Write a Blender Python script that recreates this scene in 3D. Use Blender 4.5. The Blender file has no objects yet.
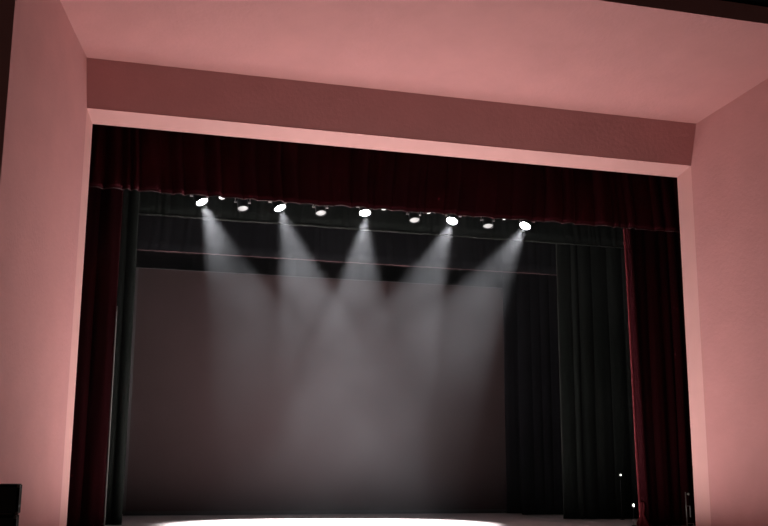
import bpy, bmesh, math, random
from mathutils import Vector, Matrix, noise

sc = bpy.context.scene
col = sc.collection

# ------------------------------------------------------------------ camera
YAW, PIT, ROLL, FPX = 0.2754, 0.198, 0.0055, 1014.6
F = Vector((math.sin(YAW)*math.cos(PIT), math.cos(YAW)*math.cos(PIT), math.sin(PIT)))
R = Vector((math.cos(YAW), -math.sin(YAW), 0))
U = R.cross(F)
R2 = math.cos(ROLL)*R + math.sin(ROLL)*U
U2 = -math.sin(ROLL)*R + math.cos(ROLL)*U
cd = bpy.data.cameras.new('camera')
cam = bpy.data.objects.new('camera', cd)
col.objects.link(cam)
m = Matrix((R2, U2, -F)).transposed().to_4x4()
m.translation = Vector((-5.673, -18.361, 1.218))
cam.matrix_world = m
cd.sensor_fit = 'HORIZONTAL'
cd.sensor_width = 36
cd.lens = FPX/768*36
cd.clip_end = 200
sc.camera = cam

# ------------------------------------------------------------------ world, exposure
w = bpy.data.worlds.new('dim_house')
sc.world = w
w.use_nodes = True
w.node_tree.nodes['Background'].inputs[0].default_value = (1.0, 0.72, 0.62, 1)
w.node_tree.nodes['Background'].inputs[1].default_value = 0.07
sc.view_settings.view_transform = 'Standard'
sc.view_settings.look = 'None'
sc.view_settings.exposure = 0
sc.view_settings.gamma = 1
sc.view_settings.use_curve_mapping = False
sc.cycles.use_denoising = True
sc.cycles.volume_bounces = 1
sc.cycles.volume_step_rate = 0.3
sc.cycles.max_bounces = 8
sc.cycles.sample_clamp_indirect = 4

# ------------------------------------------------------------------ added unseen fill strips at the stage front, brightening walls and ceiling
def area(name, loc, aim, sx, sy, power, color=(1, .93, .88), spread=180):
    ld = bpy.data.lights.new(name, 'AREA')
    ld.shape = 'RECTANGLE'; ld.size = sx; ld.size_y = sy
    ld.energy = power; ld.color = color
    ld.spread = math.radians(spread)
    o = bpy.data.objects.new(name, ld); col.objects.link(o)
    o.location = loc
    o.rotation_euler = (Vector(aim)-Vector(loc)).to_track_quat('-Z', 'Y').to_euler()
    return o
area('front_fill', (0.0, 0.1, 0.05), (0.0, 0.0, 8), 9.0, 0.35, 370)  # added fill from below, no lamp fixture stands here
area('apron_fill', (0.0, -1.6, 0.05), (0.0, -1.4, 8), 9.5, 0.3, 100)  # second added fill, weaker and further forward

SPOTS = [  # lens position, direction
    ((-3.775, 2.2, 6.555), (0.44, 0.16, -1)),
    ((-2.147, 2.2, 6.550), (0.35, 0.16, -1)),
    ((-0.294, 2.2, 6.579), (-0.03, 0.16, -1)),
    ((1.693, 2.2, 6.545), (-0.41, 0.16, -1)),
    ((3.437, 2.2, 6.554), (-0.59, 0.16, -1)),
]
SPOT_POWER = 26000
for p, d in SPOTS:
    ld = bpy.data.lights.new('spot_beam', 'SPOT')
    ld.energy = SPOT_POWER; ld.color = (0.97, 0.98, 1.0)
    ld.spot_size = math.radians(40); ld.spot_blend = 0.4
    ld.shadow_soft_size = 0.09
    o = bpy.data.objects.new('spot_beam', ld); col.objects.link(o)
    dv = Vector(d).normalized()
    o.location = Vector(p) + (Vector(d)+Vector((0, -.55, 0))).normalized()*0.045
    o.rotation_euler = dv.to_track_quat('-Z', 'Y').to_euler()

# ------------------------------------------------------------------ materials
def mat(name, base, rough=0.7, metal=0.0, emit=None, estr=0.0, sheen=0.0, sheen_tint=None,
        mottle=0.0, scale=2.0, bump=0.0, bscale=60, stretch=(1, 1, 1), spec=0.5):
    m = bpy.data.materials.new(name); m.use_nodes = True
    nt = m.node_tree; b = nt.nodes['Principled BSDF']
    b.inputs['Base Color'].default_value = (*base, 1)
    b.inputs['Roughness'].default_value = rough
    b.inputs['Metallic'].default_value = metal
    b.inputs['Specular IOR Level'].default_value = spec
    if emit:
        b.inputs['Emission Color'].default_value = (*emit, 1)
        b.inputs['Emission Strength'].default_value = estr
    if sheen:
        b.inputs['Sheen Weight'].default_value = sheen
        b.inputs['Sheen Roughness'].default_value = 0.35
        b.inputs['Sheen Tint'].default_value = (*(sheen_tint or base), 1)
    tc = nt.nodes.new('ShaderNodeTexCoord'); mp = nt.nodes.new('ShaderNodeMapping')
    mp.inputs['Scale'].default_value = stretch
    nt.links.new(tc.outputs['Object'], mp.inputs['Vector'])
    if mottle:
        n = nt.nodes.new('ShaderNodeTexNoise'); n.inputs['Scale'].default_value = scale
        n.inputs['Detail'].default_value = 6; n.inputs['Roughness'].default_value = .6
        nt.links.new(mp.outputs[0], n.inputs['Vector'])
        rp = nt.nodes.new('ShaderNodeValToRGB')
        rp.color_ramp.elements[0].position = .3; rp.color_ramp.elements[1].position = .7
        rp.color_ramp.elements[0].color = (*[c*(1-mottle) for c in base], 1)
        rp.color_ramp.elements[1].color = (*[min(1, c*(1+mottle)) for c in base], 1)
        nt.links.new(n.outputs['Fac'], rp.inputs['Fac'])
        nt.links.new(rp.outputs['Color'], b.inputs['Base Color'])
    if bump:
        n2 = nt.nodes.new('ShaderNodeTexNoise'); n2.inputs['Scale'].default_value = bscale
        n2.inputs['Detail'].default_value = 4
        nt.links.new(mp.outputs[0], n2.inputs['Vector'])
        bp = nt.nodes.new('ShaderNodeBump'); bp.inputs['Strength'].default_value = bump
        bp.inputs['Distance'].default_value = 0.02
        nt.links.new(n2.outputs['Fac'], bp.inputs['Height'])
        nt.links.new(bp.outputs['Normal'], b.inputs['Normal'])
    return m

M_plaster = mat('pink_plaster', (0.57, 0.258, 0.252), .85, mottle=.05, scale=1.3, bump=.25, bscale=14)
M_reveal = mat('pale_pink_reveal', (0.70, 0.37, 0.35), .8, mottle=.03, scale=1.3)  # paler than the wall plaster, to make the reveals read brighter
M_black = mat('black_paint', (0.006, 0.006, 0.006), .9)
M_housec = mat('house_ceiling_paint', (0.002, 0.002, 0.002), .95, spec=.02)
M_wood = mat('stage_boards', (0.78, 0.67, 0.66), .6, mottle=.12, scale=3, stretch=(1, 8, 1))
M_housefl = mat('auditorium_carpet', (0.05, 0.015, 0.015), .95, mottle=.3, scale=20)
M_velvet = mat('crimson_velvet', (0.0135, 0.0011, 0.0020), .85, spec=.03, sheen=.04, sheen_tint=(.6, .10, .16), bump=.15, bscale=90)
M_valance = mat('lighter_crimson_velvet', (0.024, 0.0018, 0.0034), .85, spec=.05, sheen=.06, sheen_tint=(.6, .12, .18), bump=.15, bscale=90)  # side-curtain velvet in a lighter copy, so the valance reads brighter
M_vhem = mat('dark_crimson_hem', (0.022, 0.005, 0.006), .7, spec=.2, mottle=.95, scale=3.5)  # strong mottle paints the patchy highlights along the valance hem
M_litcrimson = mat('lit_edge_crimson', (0.09, 0.012, 0.016), .7, spec=.1, sheen=.05, sheen_tint=(.8, .3, .3))  # brighter crimson paints the light on the right curtain's inner edge and tail
M_green = mat('black_green_serge', (0.0034, 0.0043, 0.0036), .9, spec=.03, sheen=.01, sheen_tint=(.3, .36, .3), bump=.15, bscale=90)
M_serge = mat('black_serge', (0.0014, 0.0014, 0.0018), .9, spec=.03, sheen=.01, sheen_tint=(.3, .3, .35), bump=.15, bscale=90)
M_hemgrey = mat('grey_hem', (0.009, 0.010, 0.0085), .8, spec=.1)
M_hemred = mat('dull_red_hem', (0.04, 0.015, 0.016), .8)  # dull reddish tone for the farther border's hem line
M_screen = mat('grey_screen_cloth', (0.018, 0.0115, 0.0115), .95, spec=.05, mottle=.10, scale=.55)
M_screenedge = mat('black_screen_border', (0.012, 0.012, 0.012), .9)
M_can = mat('black_lamp_metal', (0.012, 0.012, 0.013), .45, metal=.3)
M_yoke = mat('dark_grey_steel', (0.22, 0.20, 0.20), .4, metal=.7)
M_lens_on = mat('lit_lens', (1, 1, 1), .3, emit=(1, .98, .96), estr=60)
M_lens_unlit = mat('unlit_lens_glow', (.3, .3, .3), .2, emit=(1, .98, .95), estr=.38)  # weak emission stands in for light reflected by the unlit lenses
M_lens_mid = mat('bright_small_lens', (.9, .9, .9), .2, emit=(1, .98, .95), estr=1.0)
M_steel = mat('brushed_steel', (0.22, 0.21, 0.20), .45, metal=.9)
M_speaker = mat('black_speaker_paint', (0.006, 0.004, 0.0035), .8, spec=.1, bump=.3, bscale=120)
M_litedge = mat('lit_edge_grey', (0.16, 0.16, 0.15), .8)  # pale grey paints the light on the left curtain's inner edge
M_grille = mat('black_speaker_grille', (0.008, 0.008, 0.008), .6, bump=.8, bscale=300)
M_metalbar = mat('worn_dark_metal', (0.09, 0.06, 0.05), .4, metal=.6)
M_led = mat('white_led', (1, 1, 1), .3, emit=(1, .97, .9), estr=4)

# ------------------------------------------------------------------ helpers
def link_mesh(name, bm, material, parent=None, smooth=False):
    bmesh.ops.recalc_face_normals(bm, faces=bm.faces)
    me = bpy.data.meshes.new(name); bm.to_mesh(me); bm.free()
    me.materials.append(material)
    if smooth:
        for p in me.polygons: p.use_smooth = True
    o = bpy.data.objects.new(name, me); col.objects.link(o)
    if parent: o.parent = parent
    return o

def empty(name, loc=(0, 0, 0)):
    o = bpy.data.objects.new(name, None); col.objects.link(o); o.location = loc
    o.empty_display_size = .2
    return o

def tag(o, label=None, cat=None, group=None, kind=None):
    if label: o['label'] = label
    if cat: o['category'] = cat
    if group: o['group'] = group
    if kind: o['kind'] = kind
    return o

def box(bm, x0, x1, y0, y1, z0, z1, bevel=0):
    vs = [bm.verts.new((x, y, z)) for x in (x0, x1) for y in (y0, y1) for z in (z0, z1)]
    fs = []
    for f in ((0, 1, 3, 2), (4, 6, 7, 5), (0, 4, 5, 1), (2, 3, 7, 6), (0, 2, 6, 4), (1, 5, 7, 3)):
        fs.append(bm.faces.new([vs[i] for i in f]))
    if bevel:
        es = list({e for f in fs for e in f.edges})
        bmesh.ops.bevel(bm, geom=es, offset=bevel, segments=2, affect='EDGES')

def prism_x(bm, prof, x0, x1):       # profile of (y, z) swept along x
    a = [bm.verts.new((x0, y, z)) for y, z in prof]; b = [bm.verts.new((x1, y, z)) for y, z in prof]
    n = len(prof)
    bm.faces.new(a); bm.faces.new(b[::-1])
    for i in range(n): bm.faces.new((a[i], a[(i+1) % n], b[(i+1) % n], b[i]))

def prism_z(bm, prof, z0, z1):       # profile of (x, y) swept along z
    a = [bm.verts.new((x, y, z0)) for x, y in prof]; b = [bm.verts.new((x, y, z1)) for x, y in prof]
    n = len(prof)
    bm.faces.new(a); bm.faces.new(b[::-1])
    for i in range(n): bm.faces.new((a[i], a[(i+1) % n], b[(i+1) % n], b[i]))

def tube(bm, pts, r, seg=8):
    rings = []
    pts = [Vector(p) for p in pts]
    for i, p in enumerate(pts):
        a = pts[max(0, i-1)]; b = pts[min(len(pts)-1, i+1)]
        t = (b-a).normalized()
        ref = Vector((0, 1, 0)) if abs(t.y) < .9 else Vector((1, 0, 0))
        u = t.cross(ref).normalized(); v = t.cross(u).normalized()
        rings.append([bm.verts.new(p + r*(math.cos(k*2*math.pi/seg)*u + math.sin(k*2*math.pi/seg)*v)) for k in range(seg)])
    for a, b in zip(rings, rings[1:]):
        for k in range(seg): bm.faces.new((a[k], a[(k+1) % seg], b[(k+1) % seg], b[k]))
    bm.faces.new(rings[0][::-1]); bm.faces.new(rings[-1])

def lathe(bm, prof, seg=24, mtx=Matrix()):   # profile of (radius, z)
    rings = []
    for r, z in prof:
        if r < 1e-6: rings.append([bm.verts.new(mtx @ Vector((0, 0, z)))])
        else: rings.append([bm.verts.new(mtx @ Vector((r*math.cos(k*2*math.pi/seg), r*math.sin(k*2*math.pi/seg), z))) for k in range(seg)])
    for a, b in zip(rings, rings[1:]):
        for k in range(seg):
            k2 = (k+1) % seg
            if len(a) == 1 and len(b) == 1: continue
            if len(a) == 1: bm.faces.new((a[0], b[k2], b[k]))
            elif len(b) == 1: bm.faces.new((a[k], a[k2], b[0]))
            else: bm.faces.new((a[k], a[k2], b[k2], b[k]))

# ------------------------------------------------------------------ dimensions (m); y = 0 is the back of the proscenium arch
HW, H = 6.0, 7.297
A, B, D1, E1, C1, S, T, DC = 0.108, 0.162, 0.372, 0.191, 0.862, 0.2925, 0.2335, 3.80
X1 = HW+A; Z1 = H+B
Y2 = -D1-E1; Z2 = Z1+C1
X3 = X1+S*(DC-D1); Z3 = Z2+T*(DC-D1-E1)
LIP = 0.33
ZL = Z3+LIP

def structure(name, bm, m, smooth=False):
    return tag(link_mesh(name, bm, m, smooth=smooth), kind='structure')

# floor: stage boards and apron
bm = bmesh.new(); box(bm, -10, 10, -5.6, 9.2, -.12, 0); structure('floor', bm, M_wood)
bm = bmesh.new(); box(bm, -16, 16, -24, -5.6, -1.2, -1.1); structure('floor_auditorium', bm, M_housefl)
bm = bmesh.new(); box(bm, -16, 16, -5.7, -5.6, -1.1, -.12); structure('wall_apron', bm, M_black)
# proscenium header with slanted face and angled underside
bm = bmesh.new()
prism_x(bm, [(0, H), (-D1, Z1), (Y2, Z2), (Y2, Z2+.9), (.06, Z2+.9), (.06, H+.12)], -X1-.2, X1+.2)
structure('wall_header', bm, M_plaster)
bm = bmesh.new()
prism_x(bm, [(0, H-.004), (-D1-.003, Z1-.004), (-D1, Z1+.004), (.02, H+.03)], -X1-.2, X1+.2)
structure('reveal_face_3', bm, M_reveal)
for side, sx in (('left', -1), ('right', 1)):
    # angled reveal of the opening
    bm = bmesh.new()
    prism_z(bm, [(sx*HW, 0), (sx*X1, -D1), (sx*(X1+.5), -D1), (sx*(X1+.5), .06), (sx*(HW+.10), .06)], 0, H+.8)
    structure('reveal_face_1' if sx < 0 else 'reveal_face_2', bm, M_reveal)
    # splayed side wall
    bm = bmesh.new()
    prism_z(bm, [(sx*X1, -D1), (sx*X3, -DC), (sx*(X3+.6), -DC), (sx*(X1+.6), -D1)], -.12, ZL)
    structure('wall_'+side, bm, M_plaster)
    # front face of the house wall beside the arch
    bm = bmesh.new(); box(bm, *sorted((sx*(X3+.6), sx*16)), -DC, -DC+.3, -1.1, ZL)
    structure('wall_house_'+side, bm, M_plaster)
    bm = bmesh.new(); box(bm, *sorted((sx*9.8, sx*10)), .25, 9, 0, 10.2)
    structure('wall_wing_'+side, bm, M_black)
    bm = bmesh.new(); box(bm, *sorted((sx*(X1+.5), sx*10)), 0.05, .25, 0, 10.2)
    structure('wall_stage_front_'+side, bm, M_black)
# soffit sloping up towards the audience, its lip is the brown band
bm = bmesh.new()
prism_x(bm, [(Y2+.02, Z2), (-DC, Z3), (-DC, ZL), (Y2+.02, ZL)], -X3-.05, X3+.05)
structure('ceiling', bm, M_plaster)
bm = bmesh.new(); box(bm, -16, 16, -24, -DC+.3, ZL, ZL+.2); structure('ceiling_auditorium', bm, M_housec)
bm = bmesh.new(); box(bm, -10, 10, .05, 9.2, 10.2, 10.3); structure('ceiling_stage', bm, M_black)
bm = bmesh.new(); box(bm, -10, 10, 9, 9.2, 0, 10.2); structure('wall_back', bm, M_black)

# ------------------------------------------------------------------ drapes
def drape(name, mtl, x0, x1, z0, z1, y, amp, wl, seed, nx=160, nz=24, parent=None, edge=None,
          hem_wave=0.0, flare=None, tight=.5, thick=.012):
    """hanging pleated cloth; edge(z)-> x offset of the x0 side; flare(u, v)->(dx, dy, dz)"""
    rnd = random.Random(seed)
    n = max(2, int(abs(x1-x0)/wl))
    # irregular fold boundaries
    cuts = [0.0]
    for i in range(n): cuts.append(cuts[-1]+rnd.uniform(.45, 1.6))
    cuts = [c/cuts[-1] for c in cuts]
    amps = [rnd.uniform(.35, 1.25) for _ in range(n)]
    def fold(u):
        for i in range(n):
            if u <= cuts[i+1] or i == n-1:
                t = (u-cuts[i])/(cuts[i+1]-cuts[i])
                s = math.sin(math.pi*min(1, max(0, t)))
                return amps[i]*(s**.7)
        return 0
    bm = bmesh.new(); g = []
    for j in range(nz+1):
        v = j/nz
        row = []
        for i in range(nx+1):
            u = i/nx
            um = min(1, max(0, u + .006*math.sin(v*3+seed+u*9)*(1-v)))
            a = amp*(tight+(1-tight)*(1-v))
            x = x0+(x1-x0)*u
            yy = y - a*fold(um) + .25*a*noise.noise(Vector((u*14, v*2.5, seed)))
            z = z0+(z1-z0)*v
            if hem_wave and v < .5:
                z += (1-v*2)*(hem_wave*noise.noise(Vector((u*abs(x1-x0)*2.2, seed, 0))) + .25*hem_wave*fold(um))
            if edge: x += edge(z)*(1-u)**3
            if flare:
                dx, dy, dz = flare(u, v); x += dx; yy += dy; z += dz
            row.append(bm.verts.new((x, yy, z)))
        g.append(row)
    for j in range(nz):
        for i in range(nx): bm.faces.new((g[j][i], g[j][i+1], g[j+1][i+1], g[j+1][i]))
    path = [v.co.copy() for v in g[0]]
    side = [r[0].co.copy() for r in g]
    o = link_mesh(name, bm, mtl, parent, smooth=True)
    sm = o.modifiers.new('thickness', 'SOLIDIFY'); sm.thickness = thick; sm.offset = 0
    return o, path, side

def hem_tube(name, path, r, m, parent, step=1):
    path = [p+Vector((0, 0, .35*r*noise.noise(p*9))) for p in path]
    bm = bmesh.new(); tube(bm, path[::step], r, 6)
    return link_mesh(name, bm, m, parent, smooth=True)

# crimson valance across the top of the opening
o, path, _ = drape('valance', M_valance, -6.9, 7.4, 6.29, 8.4, .75, .10, .30, 3, nx=620, nz=20, hem_wave=.02, tight=.55)
tag(o, 'dark crimson velvet valance hanging across the top of the pink proscenium opening', 'curtain')
hem_tube('hem', path, .010, M_vhem, o)
bm = bmesh.new(); tube(bm, [(-7.0, .75, 8.42), (7.5, .75, 8.42)], .03, 10)
for x in (-6.5, -2, 2.5, 7): tube(bm, [(x, .75, 8.42), (x, .75, 10.2)], .008, 6)
link_mesh('hanging_pipe', bm, M_can, o)

# crimson house curtains drawn to the sides
def lf(u, v):                       # bunched corner flicked on to the boards
    k = max(0, 1-v*9)
    return (0.0, 0, 0)
o, path, side = drape('stage_curtain', M_velvet, 5.385, 7.6, .02, 8.3, 1.25, .15, .24, 11, nx=220, nz=60,
                      edge=lambda z: .11*(1-z/6.4) if z < 6.4 else 0, tight=.6)
tag(o, 'crimson velvet curtain drawn open at right, its lit inner edge painted brighter', 'curtain', 'crimson velvet side curtains')
hem_tube('hem', [Vector((p.x-.005, p.y-.01, p.z)) for p in side], .028, M_litcrimson, o)  # strip down the inner edge, painted brighter where stage light catches it
bm = bmesh.new()
# knotted tail of cloth at the foot of the inner edge
cols_ = []
for j in range(19):
    t = j/18; z = .50*(1-t)+.015
    rr = .035+.09*(t**1.6)+.02*math.sin(t*9)
    cx = 5.47 - .03*math.sin(t*3.1) + .03*t
    ring = []
    for k in range(28):
        a = k*2*math.pi/28
        q = rr*(1+.25*math.sin(a*5+t*2.2))
        ring.append(bm.verts.new((cx+q*math.cos(a), 1.12+.8*q*math.sin(a), z)))
    cols_.append(ring)
for a, b in zip(cols_, cols_[1:]):
    for k in range(28): bm.faces.new((a[k], a[(k+1) % 28], b[(k+1) % 28], b[k]))
bm.faces.new(cols_[0]); bm.faces.new(cols_[-1][::-1])
link_mesh('gathered_tail', bm, M_litcrimson, o, smooth=True)

o, path, side = drape('stage_curtain', M_velvet, -5.38, -7.6, .02, 8.3, 1.25, .15, .30, 23, nx=220, nz=40, tight=.6)
tag(o, 'very dark crimson velvet curtain drawn open at left, its lit inner edge painted pale grey', 'curtain', 'crimson velvet side curtains')
e_ = hem_tube('edge_line', [Vector((p.x+.012, p.y-.03, p.z)) for p in side if p.z < 4.2], .011, M_litedge, o)
e_['label'] = 'lit inner edge painted pale grey'

# black-green borders and legs further upstage
o, path, _ = drape('border_curtain', M_green, -8.6, 8.9, 6.72, 9.2, 4.3, .03, .22, 5, nx=500, nz=10, hem_wave=.006)
tag(o, 'green-black border drape behind the spotlights, the higher and nearer of the two borders', 'curtain', 'dark borders over the stage')
h = hem_tube('hem', path, .022, M_hemgrey, o)
o, path, _ = drape('border_curtain', M_serge, -8.0, 8.4, 6.305, 9.0, 6.25, .03, .25, 6, nx=420, nz=10, hem_wave=.004)
tag(o, 'black border drape with a thin reddish hem just above the grey screen', 'curtain', 'dark borders over the stage')
h = hem_tube('hem', path, .012, M_hemred, o)

legs = 'dark leg drapes beside the stage'
o, path, side = drape('leg_curtain', M_green, -5.00, -8.2, .02, 9.2, 3.7, .07, .35, 31, nx=160, nz=30, thick=.03)
tag(o, 'narrow green-black leg drape at left, between the left crimson curtain and the grey screen', 'curtain', legs)
hem_tube('edge_line', side, .014, M_hemgrey, o)['label'] = 'grey edge band'
o, path, side = drape('leg_curtain', M_green, 5.30, 8.4, .02, 9.2, 4.5, .08, .33, 37, nx=160, nz=40, thick=.03,
                      flare=lambda u, v: (.05*(1-u)*max(0, 1-v*14)*-1, -.1*max(0, 1-v*14), 0))
tag(o, 'wide green-black leg drape at right, beside the right crimson curtain', 'curtain', legs)
hem_tube('edge_line', side, .020, M_hemgrey, o)['label'] = 'grey edge band'
o, path, side = drape('leg_curtain', M_serge, 5.12, 7.6, .02, 9.0, 6.6, .05, .4, 41, nx=120, nz=20, thick=.03)
tag(o, 'black leg drape left of the wide green-black leg at right, second from the screen', 'curtain', legs)
o, path, side = drape('leg_curtain', M_serge, 5.03, 6.9, .02, 8.9, 7.4, .04, .5, 43, nx=120, nz=20, thick=.03)
tag(o, 'black leg drape nearest the right edge of the grey screen', 'curtain', legs)
o, path, side = drape('backdrop_curtain', M_serge, -7.5, 7.8, .02, 9.4, 8.6, .05, .4, 47, nx=300, nz=10, thick=.03)
tag(o, 'black backdrop drape showing as a dark band above the grey screen', 'curtain')

# ------------------------------------------------------------------ screen
scr = empty('projection_screen', (.22, 8, 0))
tag(scr, 'large dark grey projection screen standing at the back of the stage', 'screen')
bm = bmesh.new(); box(bm, -5.00, 5.05, -.015, .015, .10, 6.185); link_mesh('screen_surface', bm, M_screen, scr)
for nm, b in (('frame', (-5.06, -5.00, -.03, .03, .0, 6.20)), ('frame', (5.05, 5.10, -.03, .03, .0, 6.20)),
              ('bottom_bar', (-5.00, 5.05, -.03, .03, .0, .10)), ('top_bar', (-5.00, 5.05, -.03, .03, 6.185, 6.20))):
    bm = bmesh.new(); box(bm, *b); link_mesh(nm, bm, M_screenedge, scr)

# ------------------------------------------------------------------ lighting batten and spotlights
bm = bmesh.new(); tube(bm, [(-6.0, 2.2, 7.02), (6.0, 2.2, 7.02)], .025, 12)
bt = link_mesh('lighting_batten', bm, M_can, smooth=True)
tag(bt, 'black steel pipe carrying the row of stage spotlights behind the valance', 'pipe')
for x in (-4.6, 0.3, 4.8):
    bm = bmesh.new(); tube(bm, [(x, 2.2, 7.02), (x, 2.2, 10.19)], .008, 6); link_mesh('hanging_cable', bm, M_can, bt)

def spotlight(lens_pos, direction, r, length, lens_mat, label, group, name='stage_spotlight'):
    """can pointing along direction; the lens sits at lens_pos; the yoke reaches up to the batten"""
    dv = Vector(direction).normalized()
    lp = Vector(lens_pos)
    piv = lp - dv*(length*.45)
    root = empty(name, piv)
    q = dv.to_track_quat('Z', 'Y').to_matrix().to_4x4()
    o = Matrix.Translation(lp-piv) @ q            # local frame: +z out of the lens
    bm = bmesh.new()
    lathe(bm, [(r*.93, -.022), (r*1.08, 0.0), (r*1.10, .012), (r*1.14, .012), (r*1.14, -.02), (r*1.08, -.03), (r*1.08, -length*.55),
               (r*.98, -length*.62), (r*.75, -length*.85), (r*.45, -length*.97), (r*.25, -length), (0, -length)], 28, o)
    body = link_mesh('lamp_body', bm, M_can, root, smooth=True)
    bm = bmesh.new()
    lathe(bm, [(r*1.02, -.03), (r*.98, -.005), (r*.7, .012), (r*.35, .02), (0, .023)], 28, o)
    link_mesh('lens', bm, lens_mat, root, smooth=True)
    top = 7.02-.024-piv.z; oy = 2.2-piv.y
    hw = r*1.45
    pts = [(-hw, 0, -.01), (-hw, oy*.72, top*.72), (-hw*.86, oy*.88, top*.84), (0, oy*.9, top*.87), (hw*.86, oy*.88, top*.84), (hw, oy*.72, top*.72), (hw, 0, -.01)]
    bm = bmesh.new(); tube(bm, pts, .010 if r > .08 else .007, 8)
    yk = link_mesh('yoke', bm, M_yoke, root)
    for sx in (-1, 1):
        bm = bmesh.new(); tube(bm, [(sx*hw*1.12, 0, 0), (sx*r*1.0, 0, 0)], .022 if r > .08 else .012, 12)
        link_mesh('knob', bm, M_yoke, yk)
    bm = bmesh.new(); box(bm, -.022, .022, oy-.035, oy+.035, top*.85, top, .004)
    link_mesh('hook_clamp', bm, M_can, yk)
    tag(root, label, 'spotlight', group)
    return root

where = ['leftmost of the five blazing ones, its beam slanting down to the right',
         'second blazing one from the left, beam slanting gently right',
         'middle of the five blazing ones, beam falling almost straight down',
         'fourth blazing one from the left, beam slanting left',
         'rightmost of all the lamps, blazing, beam slanting far left']
for (p, d), wh in zip(SPOTS, where):
    spotlight(p, Vector(d)+Vector((0, -.55, 0)), .115, .34, M_lens_on, 'black spotlight, ' + wh, 'lit spotlights on the batten')
unlit_lamps = [((-2.926, 2.2, 6.48), (.05, -.33, -1), 'between the first and second blazing lamps'),
        ((-1.264, 2.2, 6.505), (.05, -.38, -1), 'between the second and middle blazing lamps'),
        ((.825, 2.2, 6.50), (.0, -.38, -1), 'between the middle and fourth blazing lamps'),
        ((2.544, 2.2, 6.49), (-.05, -.3, -1), 'between the fourth and last blazing lamps')]
for p, d, wh in unlit_lamps:
    spotlight(p, d, .105, .34, M_lens_unlit, 'black spotlight with dull white lens, ' + wh, 'unlit spotlights on the batten')
smalls = [((-3.369, 2.2, 6.685), 'just right of the leftmost blazing lamp'),
          ((-1.722, 2.2, 6.725), 'just right of the second blazing lamp'),
          ((.131, 2.2, 6.715), 'just right of the middle blazing lamp'),
          ((1.171, 2.2, 6.715), 'just left of the fourth blazing lamp'),
          ((2.955, 2.2, 6.705), 'just left of the last blazing lamp')]
for i, (p, wh) in enumerate(smalls):
    spotlight(p, ((.5 if i > 2 else 0), -.6, -1), .065, .2, M_lens_mid, 'small white lamp under the valance hem, ' + wh, 'small lamps on the batten')

# ------------------------------------------------------------------ small things
# loudspeaker stack at the left
def cabinet(x0, x1, y0, y1, z0, z1, label):
    r = empty('loudspeaker', ((x0+x1)/2, (y0+y1)/2, z0)); cx, cy = (x0+x1)/2, (y0+y1)/2
    bm = bmesh.new(); box(bm, x0-cx, x1-cx, y0-cy+.01, y1-cy, 0, z1-z0, .012); link_mesh('cabinet_body', bm, M_speaker, r)
    bm = bmesh.new(); box(bm, x0-cx+.03, x1-cx-.03, y0-cy-.004, y0-cy+.012, .03, z1-z0-.03, .005); link_mesh('grille', bm, M_grille, r)
    for zz in (.02, z1-z0-.02):
        for xx in (x0-cx+.012, x1-cx-.012):
            bm = bmesh.new(); box(bm, xx-.02, xx+.016, y0-cy-.003, y0-cy+.05, zz-.02, zz+.02, .006); link_mesh('corner_guard', bm, M_metalbar, r)
    bm = bmesh.new(); box(bm, x1-cx-.22, x1-cx-.06, y0-cy-.012, y0-cy+.0, .012, .022, .002); link_mesh('handle_bar', bm, M_metalbar, r)
    return tag(r, label, 'speaker', 'black loudspeaker cabinets stacked by the left wall')
cabinet(-7.14, -6.49, -4.95, -4.4, .615, .98, 'black loudspeaker cabinet at bottom left, upper one of the stack')
cabinet(-7.15, -6.50, -4.96, -4.4, .0, .61, 'black loudspeaker cabinet at bottom left, lower one of the stack')

# small tubular metal stand beside the right reveal
r = empty('metal_stand', (6.09, .45, 0))
tag(r, 'thin steel tube stand with a small round knob beside the right pink reveal', 'stand')
bm = bmesh.new(); tube(bm, [(0, 0, 0), (0, 0, .735)], .012, 10); link_mesh('post', bm, M_steel, r, True)
bm = bmesh.new(); tube(bm, [(0, 0, .462), (.085, 0, .462), (.085, 0, .24)], .010, 10); link_mesh('side_arm', bm, M_steel, r)
bm = bmesh.new(); tube(bm, [(0, 0, .115), (.15, 0, .115), (.15, 0, 0)], .009, 10); link_mesh('foot_bar', bm, M_steel, r)
bm = bmesh.new(); lathe(bm, [(0, -.03), (.02, -.024), (.03, -.008), (.03, .008), (.02, .024), (0, .03)], 16, Matrix.Translation((.065, -.005, .70)))
link_mesh('knob', bm, M_steel, r, True)
bm = bmesh.new(); tube(bm, [(0, 0, .70), (.05, 0, .70)], .006, 8); link_mesh('knob_stem', bm, M_steel, r)

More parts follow.
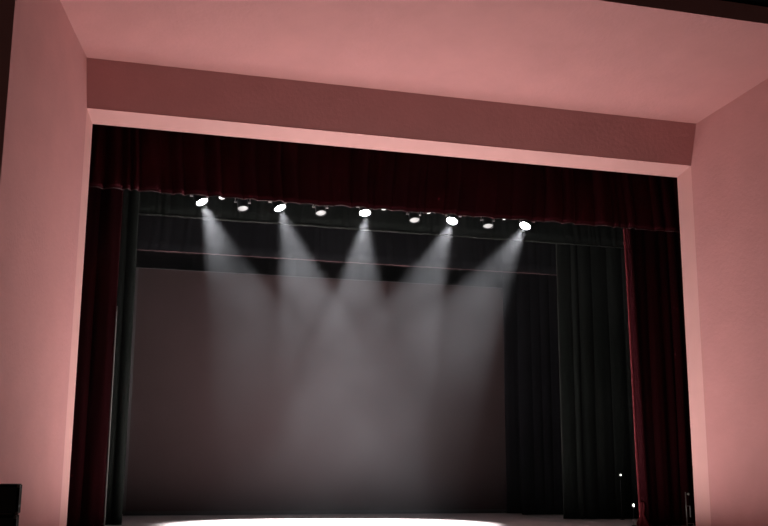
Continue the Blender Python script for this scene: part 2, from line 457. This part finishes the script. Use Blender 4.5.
def cue(loc, label, sx, sz):
    r = empty('cue_light', (loc[0], loc[1], 0)); tag(r, label, 'light', 'tiny white lights at stage right')
    bm = bmesh.new(); tube(bm, [(0, .02, 0), (0, .02, loc[2])], .006, 8); link_mesh('pole', bm, M_can, r)
    bm = bmesh.new(); lathe(bm, [(0, 0), (.06, 0), (.06, .01), (.02, .02), (0, .02)], 20); link_mesh('base', bm, M_can, r)
    bm = bmesh.new(); box(bm, -.03, .03, 0.0, .05, loc[2]-.045, loc[2]+.045, .006); link_mesh('housing', bm, M_can, r)
    bm = bmesh.new(); lathe(bm, [(0, .012), (.7, .01), (1, 0), (1, -.004), (0, -.004)], 14,
                            Matrix.Translation((0, -.002, loc[2])) @ Matrix.Rotation(math.radians(90), 4, 'X') @ Matrix.Diagonal((sx, sz, 1, 1)))
    link_mesh('bulb', bm, M_led, r, True)
cue((6.68, 4.2, 1.05), 'tiny round white light glowing against the wide dark leg drape at right', .02, .02)
cue((5.62, 1.75, .43), 'tiny tall white light close to the foot of the right crimson curtain', .018, .034)

# ------------------------------------------------------------------ haze on the stage
bm = bmesh.new(); box(bm, -7.9, 7.9, .3, 8.9, .004, 8.2)
hz = link_mesh('stage_haze', bm, M_black)
hm = bpy.data.materials.new('haze'); hm.use_nodes = True; nt = hm.node_tree
nt.nodes.remove(nt.nodes['Principled BSDF'])
vs = nt.nodes.new('ShaderNodeVolumeScatter'); out = nt.nodes['Material Output']
vs.inputs['Color'].default_value = (.95, .95, 1, 1)
vs.inputs['Anisotropy'].default_value = .25
tc = nt.nodes.new('ShaderNodeTexCoord'); n = nt.nodes.new('ShaderNodeTexNoise')
n.inputs['Scale'].default_value = .45; n.inputs['Detail'].default_value = 2
nt.links.new(tc.outputs['Object'], n.inputs['Vector'])
mr = nt.nodes.new('ShaderNodeMapRange')
mr.inputs['From Min'].default_value = .3; mr.inputs['From Max'].default_value = .7
mr.inputs['To Min'].default_value = .0003; mr.inputs['To Max'].default_value = .0022
nt.links.new(n.outputs['Fac'], mr.inputs['Value'])
sx_ = nt.nodes.new('ShaderNodeSeparateXYZ'); nt.links.new(tc.outputs['Object'], sx_.inputs[0])
mz = nt.nodes.new('ShaderNodeMapRange')
mz.inputs['From Min'].default_value = .5; mz.inputs['From Max'].default_value = 5
mz.inputs['To Min'].default_value = .30; mz.inputs['To Max'].default_value = 1.8
nt.links.new(sx_.outputs['Z'], mz.inputs['Value'])
mu = nt.nodes.new('ShaderNodeMath'); mu.operation = 'MULTIPLY'
nt.links.new(mr.outputs[0], mu.inputs[0]); nt.links.new(mz.outputs[0], mu.inputs[1])
nt.links.new(mu.outputs[0], vs.inputs['Density'])
nt.links.new(vs.outputs[0], out.inputs['Volume'])
hz.data.materials.clear(); hz.data.materials.append(hm)
tag(hz, 'thin grey haze filling the stage and showing the light beams', 'haze', kind='stuff')
